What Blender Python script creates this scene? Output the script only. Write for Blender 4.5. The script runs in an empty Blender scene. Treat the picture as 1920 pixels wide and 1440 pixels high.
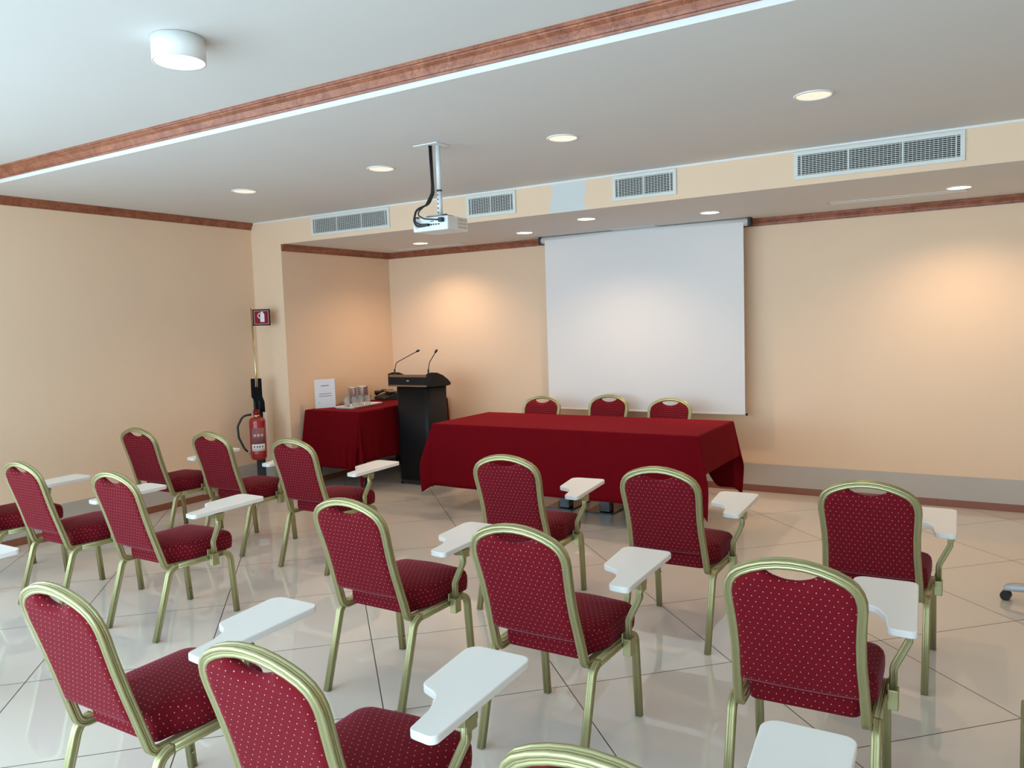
import bpy, bmesh, math, random
from mathutils import Vector, Matrix
random.seed(7)
C = bpy.context.scene.collection
PI = math.pi
sc = bpy.context.scene

# ------------------------------------------------------------------ materials
def sl(c):
    return tuple(((v/12.92) if v <= .04045 else ((v+.055)/1.055)**2.4) for v in c)
def rgb(r, g, b):
    return (*sl((r/255, g/255, b/255)), 1)
def new_mat(name):
    m = bpy.data.materials.new(name); m.use_nodes = True
    return m, m.node_tree, m.node_tree.nodes['Principled BSDF']
def mat(name, col, rough=.5, metal=0., noise=0., nscale=8., bump=0., bscale=120., sheen=0., coat=0., spec=.5):
    m, t, p = new_mat(name)
    p.inputs['Base Color'].default_value = col
    p.inputs['Roughness'].default_value = rough
    p.inputs['Metallic'].default_value = metal
    p.inputs['Specular IOR Level'].default_value = spec
    if sheen:
        p.inputs['Sheen Weight'].default_value = sheen; p.inputs['Sheen Roughness'].default_value = .4
    if coat:
        p.inputs['Coat Weight'].default_value = coat; p.inputs['Coat Roughness'].default_value = .1
    tc = t.nodes.new('ShaderNodeTexCoord')
    if noise:
        n = t.nodes.new('ShaderNodeTexNoise'); n.inputs['Scale'].default_value = nscale; n.inputs['Detail'].default_value = 5
        t.links.new(tc.outputs['Object'], n.inputs['Vector'])
        mx = t.nodes.new('ShaderNodeMix'); mx.data_type = 'RGBA'
        mx.inputs[6].default_value = tuple(v*(1-noise) for v in col[:3])+(1,)
        mx.inputs[7].default_value = tuple(min(1, v*(1+noise)) for v in col[:3])+(1,)
        t.links.new(n.outputs['Fac'], mx.inputs[0]); t.links.new(mx.outputs[2], p.inputs['Base Color'])
    if bump:
        n = t.nodes.new('ShaderNodeTexNoise'); n.inputs['Scale'].default_value = bscale; n.inputs['Detail'].default_value = 3
        t.links.new(tc.outputs['Object'], n.inputs['Vector'])
        b = t.nodes.new('ShaderNodeBump'); b.inputs['Strength'].default_value = bump; b.inputs['Distance'].default_value = .004
        t.links.new(n.outputs['Fac'], b.inputs['Height']); t.links.new(b.outputs['Normal'], p.inputs['Normal'])
    return m
def emis(name, col, strength):
    m, t, p = new_mat(name)
    p.inputs['Base Color'].default_value = (.6, .58, .55, 1)
    p.inputs['Emission Color'].default_value = col
    p.inputs['Emission Strength'].default_value = strength
    return m
def math_node(t, op, a, b=None, clamp=False):
    n = t.nodes.new('ShaderNodeMath'); n.operation = op; n.use_clamp = clamp
    for i, v in enumerate((a, b)):
        if v is None: continue
        if isinstance(v, (int, float)): n.inputs[i].default_value = v
        else: t.links.new(v, n.inputs[i])
    return n.outputs[0]

CREAM = (0.85, 0.625, 0.44, 1)
M = {}
M['paint'] = mat('cream_paint', CREAM, .75, noise=.025, nscale=1.6, bump=.05, bscale=160)
M['ceil'] = mat('white_ceiling_paint', (.72, .71, .69, 1), .85, noise=.03, nscale=1.3, bump=.04, bscale=90)
M['white'] = mat('white_gloss_paint', (.80, .80, .78, 1), .45, noise=.02)
M['grey'] = mat('grey_dado_board', (.50, .45, .40, 1), .35, noise=.05, nscale=3)
M['tablet'] = mat('white_laminate', (.86, .85, .82, 1), .38, noise=.01, nscale=20)
M['screen'] = mat('matte_white_screen', (.80, .775, .76, 1), .9, noise=.01, nscale=3)
M['black'] = mat('black_laminate', (.004, .004, .005, 1), .5, spec=.3, noise=.1, nscale=30)
M['matte'] = mat('matte_black_steel', (.003, .003, .0035, 1), .75, noise=.1, nscale=30, spec=.15)
M['blackpl'] = mat('black_plastic', (.012, .012, .013, 1), .45, noise=.1, nscale=40)
M['navy'] = mat('dark_blue_steel', (.009, .012, .018, 1), .6, noise=.1, nscale=20)
M['silver'] = mat('grey_aluminium', (.42, .43, .44, 1), .35, metal=.7, noise=.03)
M['steel'] = mat('polished_steel', (.82, .81, .78, 1), .36, metal=.85, noise=.04, nscale=6)
M['chrome'] = mat('dark_chrome', (.10, .105, .115, 1), .2, metal=1., noise=.03)
M['brass'] = mat('brass_rod', (.62, .50, .27, 1), .22, metal=1., noise=.05)
M['red'] = mat('red_enamel', (.34, .012, .014, 1), .3, noise=.05, nscale=20, coat=.4)
M['signred'] = mat('sign_red', (.26, .006, .010, 1), .65, noise=.03, spec=.25)
M['signdark'] = mat('sign_dark_edge', (.035, .003, .005, 1), .75, noise=.03, spec=.15)
M['paper'] = mat('white_paper', (.80, .80, .84, 1), .7, noise=.01)
M['ink'] = mat('grey_ink', (.12, .12, .13, 1), .7, noise=.02)
M['faint'] = mat('pale_print', (.55, .50, .50, 1), .6, noise=.02)
M['labelgrey'] = mat('label_mauve_grey', (.28, .10, .11, 1), .5, noise=.15, nscale=60)
M['porcelain'] = mat('white_porcelain', (.86, .84, .80, 1), .25, noise=.01)
M['grille'] = mat('grille_white_metal', (.72, .73, .69, 1), .5, noise=.02)
M['dark'] = mat('duct_dark', (.012, .012, .012, 1), .8, noise=.05)
M['projector'] = mat('projector_white_plastic', (.74, .76, .77, 1), .4, noise=.01)
M['copper'] = mat('copper_brown_edge', (.26, .115, .05, 1), .4, noise=.1, nscale=25)
M['gold'] = None
M['lamp_warm'] = emis('lamp_warm_diffuser', (1, .80, .58, 1), 9.)
M['lamp_soft'] = emis('lamp_soft_diffuser', (1, .86, .66, 1), .75)
M['lamp_white'] = emis('lamp_white_diffuser', (1, .95, .88, 1), 6.)

# chair frame: anodised pale olive-gold aluminium
m, t, p = new_mat('olive_gold_anodised'); M['gold'] = m
p.inputs['Metallic'].default_value = .75; p.inputs['Roughness'].default_value = .38
tc = t.nodes.new('ShaderNodeTexCoord'); n = t.nodes.new('ShaderNodeTexNoise'); n.inputs['Scale'].default_value = 14
t.links.new(tc.outputs['Object'], n.inputs['Vector'])
mx = t.nodes.new('ShaderNodeMix'); mx.data_type = 'RGBA'
mx.inputs[6].default_value = (.375, .35, .175, 1); mx.inputs[7].default_value = (.435, .41, .215, 1)
t.links.new(n.outputs['Fac'], mx.inputs[0]); t.links.new(mx.outputs[2], p.inputs['Base Color'])

# burgundy upholstery with a staggered grid of woven white dots (UV in metres)
def dotted(name):
    m, t, p = new_mat(name)
    uv = t.nodes.new('ShaderNodeTexCoord'); sep = t.nodes.new('ShaderNodeSeparateXYZ')
    t.links.new(uv.outputs['UV'], sep.inputs[0])
    SX, SY, R = .0230, .0385, .00145
    def grid(ox, oy):
        fx = math_node(t, 'FRACT', math_node(t, 'ADD', math_node(t, 'DIVIDE', sep.outputs[0], SX), ox))
        fy = math_node(t, 'FRACT', math_node(t, 'ADD', math_node(t, 'DIVIDE', sep.outputs[1], SY), oy))
        dx = math_node(t, 'MULTIPLY', math_node(t, 'SUBTRACT', fx, .5), SX)
        dy = math_node(t, 'MULTIPLY', math_node(t, 'SUBTRACT', fy, .5), SY*.85)
        d = math_node(t, 'SQRT', math_node(t, 'ADD', math_node(t, 'MULTIPLY', dx, dx), math_node(t, 'MULTIPLY', dy, dy)))
        return math_node(t, 'LESS_THAN', d, R)
    mask = math_node(t, 'MAXIMUM', grid(100., 100.), grid(100.5, 100.5))
    n = t.nodes.new('ShaderNodeTexNoise'); n.inputs['Scale'].default_value = 260; n.inputs['Detail'].default_value = 2
    t.links.new(uv.outputs['UV'], n.inputs['Vector'])
    w = t.nodes.new('ShaderNodeTexNoise'); w.inputs['Scale'].default_value = 1.; w.inputs['Detail'].default_value = 3
    mp = t.nodes.new('ShaderNodeMapping'); mp.inputs['Scale'].default_value = (35, 420, 1)
    t.links.new(uv.outputs['UV'], mp.inputs['Vector']); t.links.new(mp.outputs['Vector'], w.inputs['Vector'])
    base = t.nodes.new('ShaderNodeMix'); base.data_type = 'RGBA'
    base.inputs[6].default_value = (.085, .0014, .0048, 1); base.inputs[7].default_value = (.205, .0045, .0125, 1)
    t.links.new(w.outputs['Fac'], base.inputs[0])
    mx = t.nodes.new('ShaderNodeMix'); mx.data_type = 'RGBA'
    t.links.new(mask, mx.inputs[0]); t.links.new(base.outputs[2], mx.inputs[6]); mx.inputs[7].default_value = (.55, .33, .33, 1)
    t.links.new(mx.outputs[2], p.inputs['Base Color'])
    p.inputs['Roughness'].default_value = .85
    p.inputs['Sheen Weight'].default_value = .22; p.inputs['Sheen Roughness'].default_value = .35
    p.inputs['Sheen Tint'].default_value = (1, .35, .45, 1)
    p.inputs['Specular IOR Level'].default_value = .15
    b = t.nodes.new('ShaderNodeBump'); b.inputs['Strength'].default_value = .25; b.inputs['Distance'].default_value = .001
    t.links.new(n.outputs['Fac'], b.inputs['Height']); t.links.new(b.outputs['Normal'], p.inputs['Normal'])
    return m
M['fabric'] = dotted('burgundy_dotted_fabric')

# crimson table cloth
m, t, p = new_mat('crimson_cloth'); M['cloth'] = m
tc = t.nodes.new('ShaderNodeTexCoord'); n = t.nodes.new('ShaderNodeTexNoise'); n.inputs['Scale'].default_value = 30; n.inputs['Detail'].default_value = 6
t.links.new(tc.outputs['Object'], n.inputs['Vector'])
mx = t.nodes.new('ShaderNodeMix'); mx.data_type = 'RGBA'
mx.inputs[6].default_value = (.112, .0005, .0036, 1); mx.inputs[7].default_value = (.150, .0009, .0056, 1)
t.links.new(n.outputs['Fac'], mx.inputs[0]); t.links.new(mx.outputs[2], p.inputs['Base Color'])
p.inputs['Roughness'].default_value = .9; p.inputs['Specular IOR Level'].default_value = .1
p.inputs['Sheen Weight'].default_value = .35; p.inputs['Sheen Roughness'].default_value = .25; p.inputs['Sheen Tint'].default_value = (.85, .01, .03, 1)

# faux-marble moulding
m, t, p = new_mat('red_marbled_moulding'); M['marble'] = m
tc = t.nodes.new('ShaderNodeTexCoord'); n = t.nodes.new('ShaderNodeTexNoise'); n.inputs['Scale'].default_value = 9; n.inputs['Detail'].default_value = 8
n.inputs['Distortion'].default_value = 1.4
t.links.new(tc.outputs['Object'], n.inputs['Vector'])
v = t.nodes.new('ShaderNodeTexVoronoi'); v.feature = 'DISTANCE_TO_EDGE'; v.inputs['Scale'].default_value = 17
mp = t.nodes.new('ShaderNodeMix'); mp.data_type = 'VECTOR'; mp.inputs[0].default_value = .22
t.links.new(tc.outputs['Object'], mp.inputs[4]); t.links.new(n.outputs['Color'], mp.inputs[5]); t.links.new(mp.outputs[1], v.inputs['Vector'])
cr = t.nodes.new('ShaderNodeValToRGB'); cr.color_ramp.elements[0].position = .3; cr.color_ramp.elements[1].position = .72
cr.color_ramp.elements[0].color = (.215, .058, .026, 1); cr.color_ramp.elements[1].color = (.40, .14, .070, 1)
t.links.new(n.outputs['Fac'], cr.inputs[0])
vm = math_node(t, 'LESS_THAN', v.outputs['Distance'], .028)
mx = t.nodes.new('ShaderNodeMix'); mx.data_type = 'RGBA'
t.links.new(math_node(t, 'MULTIPLY', vm, .55), mx.inputs[0]); t.links.new(cr.outputs['Color'], mx.inputs[6]); mx.inputs[7].default_value = (.10, .024, .012, 1)
t.links.new(mx.outputs[2], p.inputs['Base Color']); p.inputs['Roughness'].default_value = .42

# reddish skirting wood
m, t, p = new_mat('red_wood_skirting'); M['skirt'] = m
tc = t.nodes.new('ShaderNodeTexCoord'); mpn = t.nodes.new('ShaderNodeMapping'); mpn.inputs['Scale'].default_value = (3, 3, 60)
n = t.nodes.new('ShaderNodeTexNoise'); n.inputs['Scale'].default_value = 2; n.inputs['Detail'].default_value = 5
t.links.new(tc.outputs['Object'], mpn.inputs['Vector']); t.links.new(mpn.outputs['Vector'], n.inputs['Vector'])
mx = t.nodes.new('ShaderNodeMix'); mx.data_type = 'RGBA'
mx.inputs[6].default_value = (.20, .062, .030, 1); mx.inputs[7].default_value = (.30, .105, .055, 1)
t.links.new(n.outputs['Fac'], mx.inputs[0]); t.links.new(mx.outputs[2], p.inputs['Base Color']); p.inputs['Roughness'].default_value = .3

# polished porcelain floor laid on the diagonal
m, t, p = new_mat('polished_diagonal_tiles'); M['floor'] = m
tc = t.nodes.new('ShaderNodeTexCoord'); sep = t.nodes.new('ShaderNodeSeparateXYZ'); t.links.new(tc.outputs['Object'], sep.inputs[0])
S = .80086; q = 1/math.sqrt(2)/S
X = math_node(t, 'MULTIPLY', math_node(t, 'SUBTRACT', sep.outputs[0], 6.1577), q)
Y = math_node(t, 'MULTIPLY', math_node(t, 'ADD', sep.outputs[1], .2817), q)
u = math_node(t, 'ADD', math_node(t, 'ADD', X, Y), 50.); w = math_node(t, 'ADD', math_node(t, 'SUBTRACT', X, Y), 50.)
def line(c):
    f = math_node(t, 'ABSOLUTE', math_node(t, 'SUBTRACT', math_node(t, 'FRACT', c), .5))
    return math_node(t, 'GREATER_THAN', f, .5-.0024/S)
grout = math_node(t, 'MAXIMUM', line(u), line(w))
cell = t.nodes.new('ShaderNodeCombineXYZ')
t.links.new(math_node(t, 'FLOOR', u), cell.inputs[0]); t.links.new(math_node(t, 'FLOOR', w), cell.inputs[1])
wn = t.nodes.new('ShaderNodeTexWhiteNoise'); t.links.new(cell.outputs[0], wn.inputs['Vector'])
n = t.nodes.new('ShaderNodeTexNoise'); n.inputs['Scale'].default_value = 2.2; n.inputs['Detail'].default_value = 6
t.links.new(tc.outputs['Object'], n.inputs['Vector'])
f = math_node(t, 'ADD', math_node(t, 'MULTIPLY', n.outputs['Fac'], .7), math_node(t, 'MULTIPLY', wn.outputs['Value'], .3))
mx = t.nodes.new('ShaderNodeMix'); mx.data_type = 'RGBA'
mx.inputs[6].default_value = (.64, .585, .52, 1); mx.inputs[7].default_value = (.70, .645, .575, 1)
t.links.new(f, mx.inputs[0])
mg = t.nodes.new('ShaderNodeMix'); mg.data_type = 'RGBA'
t.links.new(grout, mg.inputs[0]); t.links.new(mx.outputs[2], mg.inputs[6]); mg.inputs[7].default_value = (.035, .022, .014, 1)
t.links.new(mg.outputs[2], p.inputs['Base Color'])
t.links.new(math_node(t, 'ADD', math_node(t, 'MULTIPLY', grout, .5), .035), p.inputs['Roughness'])
p.inputs['IOR'].default_value = 1.6

# cream beam face with a square of bare filler plaster
m, t, p = new_mat('cream_paint_with_filler_patch'); M['beam'] = m
tc = t.nodes.new('ShaderNodeTexCoord'); sep = t.nodes.new('ShaderNodeSeparateXYZ'); t.links.new(tc.outputs['Object'], sep.inputs[0])
n = t.nodes.new('ShaderNodeTexNoise'); n.inputs['Scale'].default_value = 9; n.inputs['Detail'].default_value = 4
t.links.new(tc.outputs['Object'], n.inputs['Vector'])
xx = math_node(t, 'ADD', sep.outputs[0], math_node(t, 'MULTIPLY', math_node(t, 'SUBTRACT', n.outputs['Fac'], .5), .13))
xs = math_node(t, 'ADD', xx, math_node(t, 'MULTIPLY', math_node(t, 'SUBTRACT', sep.outputs[2], 2.57), -.10))
mask = math_node(t, 'MULTIPLY', math_node(t, 'GREATER_THAN', xs, 3.03), math_node(t, 'LESS_THAN', xs, 3.355))
mask = math_node(t, 'MULTIPLY', mask, math_node(t, 'LESS_THAN', sep.outputs[2], 2.674))
mx = t.nodes.new('ShaderNodeMix'); mx.data_type = 'RGBA'
t.links.new(mask, mx.inputs[0]); mx.inputs[6].default_value = CREAM; mx.inputs[7].default_value = (.66, .68, .66, 1)
t.links.new(mx.outputs[2], p.inputs['Base Color']); p.inputs['Roughness'].default_value = .75

m, t, p = new_mat('clear_glass'); M['glass'] = m
tr_ = t.nodes.new('ShaderNodeBsdfTransparent'); tr_.inputs['Color'].default_value = (.95, .96, .96, 1)
gl_ = t.nodes.new('ShaderNodeBsdfGlossy'); gl_.inputs['Roughness'].default_value = .03
lw = t.nodes.new('ShaderNodeLayerWeight'); lw.inputs['Blend'].default_value = .10
ms = t.nodes.new('ShaderNodeMixShader'); t.links.new(lw.outputs['Fresnel'], ms.inputs[0]); t.links.new(tr_.outputs[0], ms.inputs[1]); t.links.new(gl_.outputs[0], ms.inputs[2])
df_ = t.nodes.new('ShaderNodeBsdfDiffuse'); df_.inputs['Color'].default_value = (.85, .87, .87, 1)
m2_ = t.nodes.new('ShaderNodeMixShader'); m2_.inputs[0].default_value = .13; t.links.new(ms.outputs[0], m2_.inputs[1]); t.links.new(df_.outputs[0], m2_.inputs[2])
t.links.new(m2_.outputs[0], t.nodes['Material Output'].inputs['Surface'])

# ------------------------------------------------------------------ mesh helpers
class MB:
    """Collects vertices, faces, uvs and material slots for one mesh."""
    def __init__(s): s.v = []; s.f = []; s.uv = {}; s.sm = []; s.mi = []
    def add(s, vs, fs, smooth=False, mi=0, uvs=None):
        o = len(s.v); s.v += [tuple(x) for x in vs]
        for i, f in enumerate(fs):
            if uvs: s.uv[len(s.f)] = uvs[i]
            s.f.append(tuple(o+k for k in f)); s.sm.append(smooth); s.mi.append(mi)
        return s
    def box(s, a, b, mi=0):
        x0, y0, z0 = a; x1, y1, z1 = b
        vs = [(x, y, z) for z in (z0, z1) for y in (y0, y1) for x in (x0, x1)]
        return s.add(vs, [(0, 2, 3, 1), (4, 5, 7, 6), (0, 1, 5, 4), (2, 6, 7, 3), (0, 4, 6, 2), (1, 3, 7, 5)], mi=mi)
    def rings(s, rs, closed=True, cap0=True, cap1=True, smooth=True, mi=0):
        n = len(rs[0]); vs = [p for r in rs for p in r]; fs = []
        for i in range(len(rs)-1):
            for j in range(n if closed else n-1):
                k = (j+1) % n
                fs.append((i*n+j, i*n+k, (i+1)*n+k, (i+1)*n+j))
        s.add(vs, fs, smooth, mi)
        o = len(s.v)-len(vs)
        if cap0: s.f.append(tuple(o+j for j in reversed(range(n)))); s.sm.append(False); s.mi.append(mi)
        if cap1: s.f.append(tuple(o+(len(rs)-1)*n+j for j in range(n))); s.sm.append(False); s.mi.append(mi)
        return s
    def cyl(s, c, r, z0, z1, n=32, r1=None, mi=0, axis='z'):
        r1 = r if r1 is None else r1
        def P(a, rr, z):
            x, y = rr*math.cos(a), rr*math.sin(a)
            if axis == 'z': return (c[0]+x, c[1]+y, z)
            if axis == 'y': return (c[0]+x, z, c[1]+y)
            return (z, c[0]+x, c[1]+y)
        return s.rings([[P(2*PI*i/n, r, z0) for i in range(n)], [P(2*PI*i/n, r1, z1) for i in range(n)]], mi=mi)
    def lathe(s, c, prof, n=40, mi=0, cap0=True, cap1=True):
        return s.rings([[(c[0]+r*math.cos(2*PI*i/n), c[1]+r*math.sin(2*PI*i/n), z) for i in range(n)] for r, z in prof], cap0=cap0, cap1=cap1, mi=mi)
    def prism(s, poly, h0, h1, axis='z', mi=0, smooth=False):
        def P(p, h):
            return {'z': (p[0], p[1], h), 'y': (p[0], h, p[1]), 'x': (h, p[0], p[1])}[axis]
        return s.rings([[P(p, h0) for p in poly], [P(p, h1) for p in poly]], smooth=smooth, mi=mi)
    def sweep(s, pts, prof, normals, mi=0, cap=True):
        rs = []
        N = len(pts)
        for i in range(N):
            p = Vector(pts[i]); a = Vector(pts[max(i-1, 0)]); b = Vector(pts[min(i+1, N-1)])
            T = (b-a).normalized(); n = Vector(normals[i] if isinstance(normals, list) else normals)
            n = (n-T*n.dot(T)).normalized(); side = n.cross(T).normalized()
            rs.append([tuple(p+side*u+n*v) for u, v in prof])
        return s.rings(rs, cap0=cap, cap1=cap, mi=mi)
    def tube(s, pts, r, n=10, mi=0):
        pts = [Vector(p) for p in pts]; rs = []; N = len(pts); prev = None
        for i in range(N):
            T = (pts[min(i+1, N-1)]-pts[max(i-1, 0)]).normalized()
            if prev is None:
                ref = Vector((0, 0, 1)) if abs(T.z) < .9 else Vector((1, 0, 0)); nn = (ref-T*ref.dot(T)).normalized()
            else: nn = (prev-T*prev.dot(T)).normalized()
            prev = nn; bb = T.cross(nn)
            rs.append([tuple(pts[i]+nn*r*math.cos(2*PI*k/n)+bb*r*math.sin(2*PI*k/n)) for k in range(n)])
        return s.rings(rs, mi=mi)
    def build(s, name, mats, parent=None, bevel=0, seg=2, solid=0):
        me = bpy.data.meshes.new(name); me.from_pydata(s.v, [], s.f)
        for mm in (mats if isinstance(mats, (list, tuple)) else [mats]): me.materials.append(mm)
        me.polygons.foreach_set('use_smooth', s.sm); me.polygons.foreach_set('material_index', s.mi)
        if s.uv:
            L = me.uv_layers.new(name='UVMap')
            for pi, uvl in s.uv.items():
                for li, c in zip(me.polygons[pi].loop_indices, uvl): L.data[li].uv = c
        bm = bmesh.new(); bm.from_mesh(me)
        if not s.uv: bmesh.ops.recalc_face_normals(bm, faces=bm.faces)
        bm.to_mesh(me); bm.free(); me.update()
        o = bpy.data.objects.new(name, me); C.objects.link(o)
        if parent: o.parent = parent
        if bevel:
            b = o.modifiers.new('edge', 'BEVEL'); b.width = bevel; b.segments = seg; b.limit_method = 'ANGLE'; b.angle_limit = .7
            b.harden_normals = False
        if solid:
            b = o.modifiers.new('thickness', 'SOLIDIFY'); b.thickness = solid; b.offset = 0
        return o
def tag(o, label, cat, group=None, kind=None):
    o['label'] = label; o['category'] = cat
    if group: o['group'] = group
    if kind: o['kind'] = kind
    return o
def thing(name, label, cat, loc=(0, 0, 0), rz=0, group=None):
    o = bpy.data.objects.new(name, None); C.objects.link(o); o.empty_display_size = .1
    o.location = loc; o.rotation_euler = (0, 0, rz)
    return tag(o, label, cat, group)
def struct(mb, name, mats, label=None, cat=None, **k):
    o = mb.build(name, mats, **k); o['kind'] = 'structure'
    if label: o['label'] = label; o['category'] = cat
    return o
def dup(root, loc, rz, label=None, group=None):
    r = root.copy(); C.objects.link(r); r.location = loc; r.rotation_euler = (0, 0, rz)
    if label: r['label'] = label
    if group: r['group'] = group
    for ch in list(root.children):
        c = ch.copy(); C.objects.link(c); c.parent = r
        for g in list(ch.children):
            d = g.copy(); C.objects.link(d); d.parent = c
    return r
def fillet(pts, radii, n=8):
    """Polyline with its inner corners rounded."""
    out = [Vector(pts[0])]
    for i in range(1, len(pts)-1):
        p = Vector(pts[i]); a = (Vector(pts[i-1])-p); b = (Vector(pts[i+1])-p); r = radii[i-1] if isinstance(radii, (list, tuple)) else radii
        la, lb = a.length, b.length; a.normalize(); b.normalize()
        ang = a.angle(b); d = min(r/math.tan(ang/2), la*.49, lb*.49); r2 = d*math.tan(ang/2)
        c = p+(a+b).normalized()*(r2/math.sin(ang/2)); s0 = p+a*d-c; s1 = p+b*d-c
        tot = s0.angle(s1); ax = s0.cross(s1).normalized()
        for k in range(n+1): out.append(c+Matrix.Rotation(tot*k/n, 3, ax) @ s0)
    out.append(Vector(pts[-1]))
    return out
def rpoly(pts, radii, n=7):
    """Closed 2D polygon with rounded corners."""
    out = []; N = len(pts)
    for i in range(N):
        p = Vector(pts[i]); a = Vector(pts[i-1])-p; b = Vector(pts[(i+1) % N])-p
        r = radii[i] if isinstance(radii, (list, tuple)) else radii
        la, lb = a.length, b.length; a.normalize(); b.normalize()
        ang = a.angle(b); d = min(r/math.tan(ang/2), la*.48, lb*.48); r2 = d*math.tan(ang/2)
        c = p+(a+b).normalized()*(r2/math.sin(ang/2))
        s0 = p+a*d-c; s1 = p+b*d-c
        a0 = math.atan2(s0.y, s0.x); da = math.atan2(s1.y, s1.x)-a0
        while da > PI: da -= 2*PI
        while da < -PI: da += 2*PI
        for k in range(n+1):
            t_ = a0+da*k/n; out.append((c.x+r2*math.cos(t_), c.y+r2*math.sin(t_)))
    return out
def ridged(h, g=.0022):
    """Square tube section with two flutes on each face."""
    e = h*.62
    q = [(-e, h), (-h*.36, h), (-h*.26, h-g), (-h*.10, h-g), (0, h), (h*.10, h-g), (h*.26, h-g), (h*.36, h), (e, h), (h*.9, h*.9)]
    out = []
    for k in range(4):
        c, s_ = math.cos(-k*PI/2), math.sin(-k*PI/2)
        out += [(x*c-y*s_, x*s_+y*c) for x, y in q]
    return out

# ------------------------------------------------------------------ room shell
ZC, ZS, ZU = 2.6896, 2.4516, 2.786        # lower ceiling, alcove soffit, upper ceiling
YP, YE, XL = -1.6334, -4.2687, -.42       # beam face, ceiling step, left wall
YF, XR = -9.6, 9.4                       # wall behind the camera, right wall
struct(MB().box((XL-.3, YF-.3, -.12), (XR+.3, .3, 0)), 'floor', M['floor'], 'polished beige floor tiles laid diagonally', 'floor')
struct(MB().box((-.2, 0, 0), (XR+.2, .18, 3)), 'wall_back', M['paint'], 'cream back wall of the alcove behind the screen', 'wall')
# left wall with a large window behind the camera
mb = MB()
mb.box((XL-.16, -5.9, 0), (XL, YP+.02, 3)).box((XL-.16, YF, 0), (XL, -5.9, .35)).box((XL-.16, YF, 2.55), (XL, -5.9, 3)).box((XL-.16, YF, .35), (XL, -9.3, 2.55))
struct(mb, 'wall_left', M['paint'], 'cream left wall with nothing hung on it', 'wall')
struct(MB().box((XL-.16, YP, 0), (0, .18, 3)), 'wall_pier', M['paint'], 'cream pier at the left end of the alcove', 'wall')
struct(MB().box((XR, YF, 0), (XR+.16, .18, 3)), 'wall_right', M['paint'], 'cream right wall beyond the picture edge', 'wall')
mb = MB()
mb.box((XL-.16, YF-.16, 0), (XR+.16, YF, .25)).box((XL-.16, YF-.16, 2.6), (XR+.16, YF, 3)).box((XL-.16, YF-.16, .25), (-.1, YF, 2.6)).box((7.2, YF-.16, .25), (XR+.16, YF, 2.6))
struct(mb, 'wall_front', M['paint'], 'cream window wall behind the viewer', 'wall')
def window(name, lo, hi, along):
    t_ = thing(name, 'white window frame behind the viewer', 'window'); t_['kind'] = 'structure'; t_.location = (lo[0], lo[1], lo[2])
    f = MB(); L = hi[0]-lo[0] if along == 'x' else hi[1]-lo[1]; H = hi[2]-lo[2]; n = 5
    def bar(a, z0, b, z1):
        return f.box((a, -.05, z0), (b, 0, z1)) if along == 'x' else f.box((-.05, a, z0), (0, b, z1))
    bar(0, 0, L, .06); bar(0, H-.06, L, H)
    for i in range(n+1): bar(max(0, i*L/n-.03), .06, min(L, i*L/n+.03), H-.06)
    f.build('window_frame', M['white'], t_)
window('window_1', (-.1, YF-.05, .25), (7.2, YF-.05, 2.6), 'x')
window('window_2', (XL-.06, -9.3, .35), (XL-.06, -5.9, 2.55), 'y')
struct(MB().box((XL-.16, YF-.16, ZU), (XR+.16, YE-.001, 3)), 'ceiling_near', M['ceil'], 'raised white ceiling above the seats nearest the viewer', 'ceiling')
struct(MB().box((XL-.16, YE, ZC), (XR+.16, YP+.02, 3)), 'ceiling', M['ceil'], 'lower white ceiling carrying the projector', 'ceiling')
# beam: cream face, white underside
mb = MB(); mb.box((0, YP, ZS), (XR+.16, .02, 2.95))
o = mb.build('ceiling_soffit', [M['beam'], M['ceil']]); tag(o, 'dropped cream beam with the air grilles, roof of the alcove', 'ceiling', kind='structure')
for pl in o.data.polygons:
    if abs(pl.normal.z) > .5: pl.material_index = 1
struct(MB().box((XL, YP-.006, ZC-.014), (XR, YP, ZC)), 'trim_1', M['white'], 'thin white bead along the top of the beam', 'trim')
# crown moulding (faux marble): profile in (out, up)
def crown(h, pr_):
    return [(0, 0), (pr_*.16, 0), (pr_*.20, h*.12), (pr_*.32, h*.14), (pr_*.36, h*.30), (pr_*.52, h*.55), (pr_*.78, h*.72), (pr_*.80, h*.80), (pr_*.94, h*.82), (pr_, h*.9), (pr_, h), (0, h)]
def run_x(prof, x0, x1, y, z):
    return MB().rings([[(x, y-a, z+b) for a, b in prof] for x in (x0, x1)], smooth=False)
def run_y(prof, y0, y1, x, z):
    return MB().rings([[(x+a, y, z+b) for a, b in prof] for y in (y0, y1)], smooth=False)
struct(run_x(crown(.067, .045), 0, XR, 0, 2.3847), 'trim_2', M['marble'], 'red marbled moulding along the top of the back wall', 'trim')
struct(run_y(crown(.067, .045), YP, 0, 0, 2.3847), 'trim_3', M['marble'], 'red marbled moulding on the alcove side wall', 'trim')
struct(run_y(crown(.067, .045), YE, YP, XL, 2.6237), 'trim_4', M['marble'], 'red marbled moulding along the top of the left wall', 'trim')
struct(run_x(crown(.070, .062), XL, XR, YE-.001, 2.7157), 'trim_5', M['marble'], 'red marbled moulding along the ceiling step', 'trim')
struct(run_y(crown(.070, .062), YF, YE-.06, XL, 2.7157), 'trim_6', M['marble'], 'red marbled moulding above the window side', 'trim')
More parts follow.
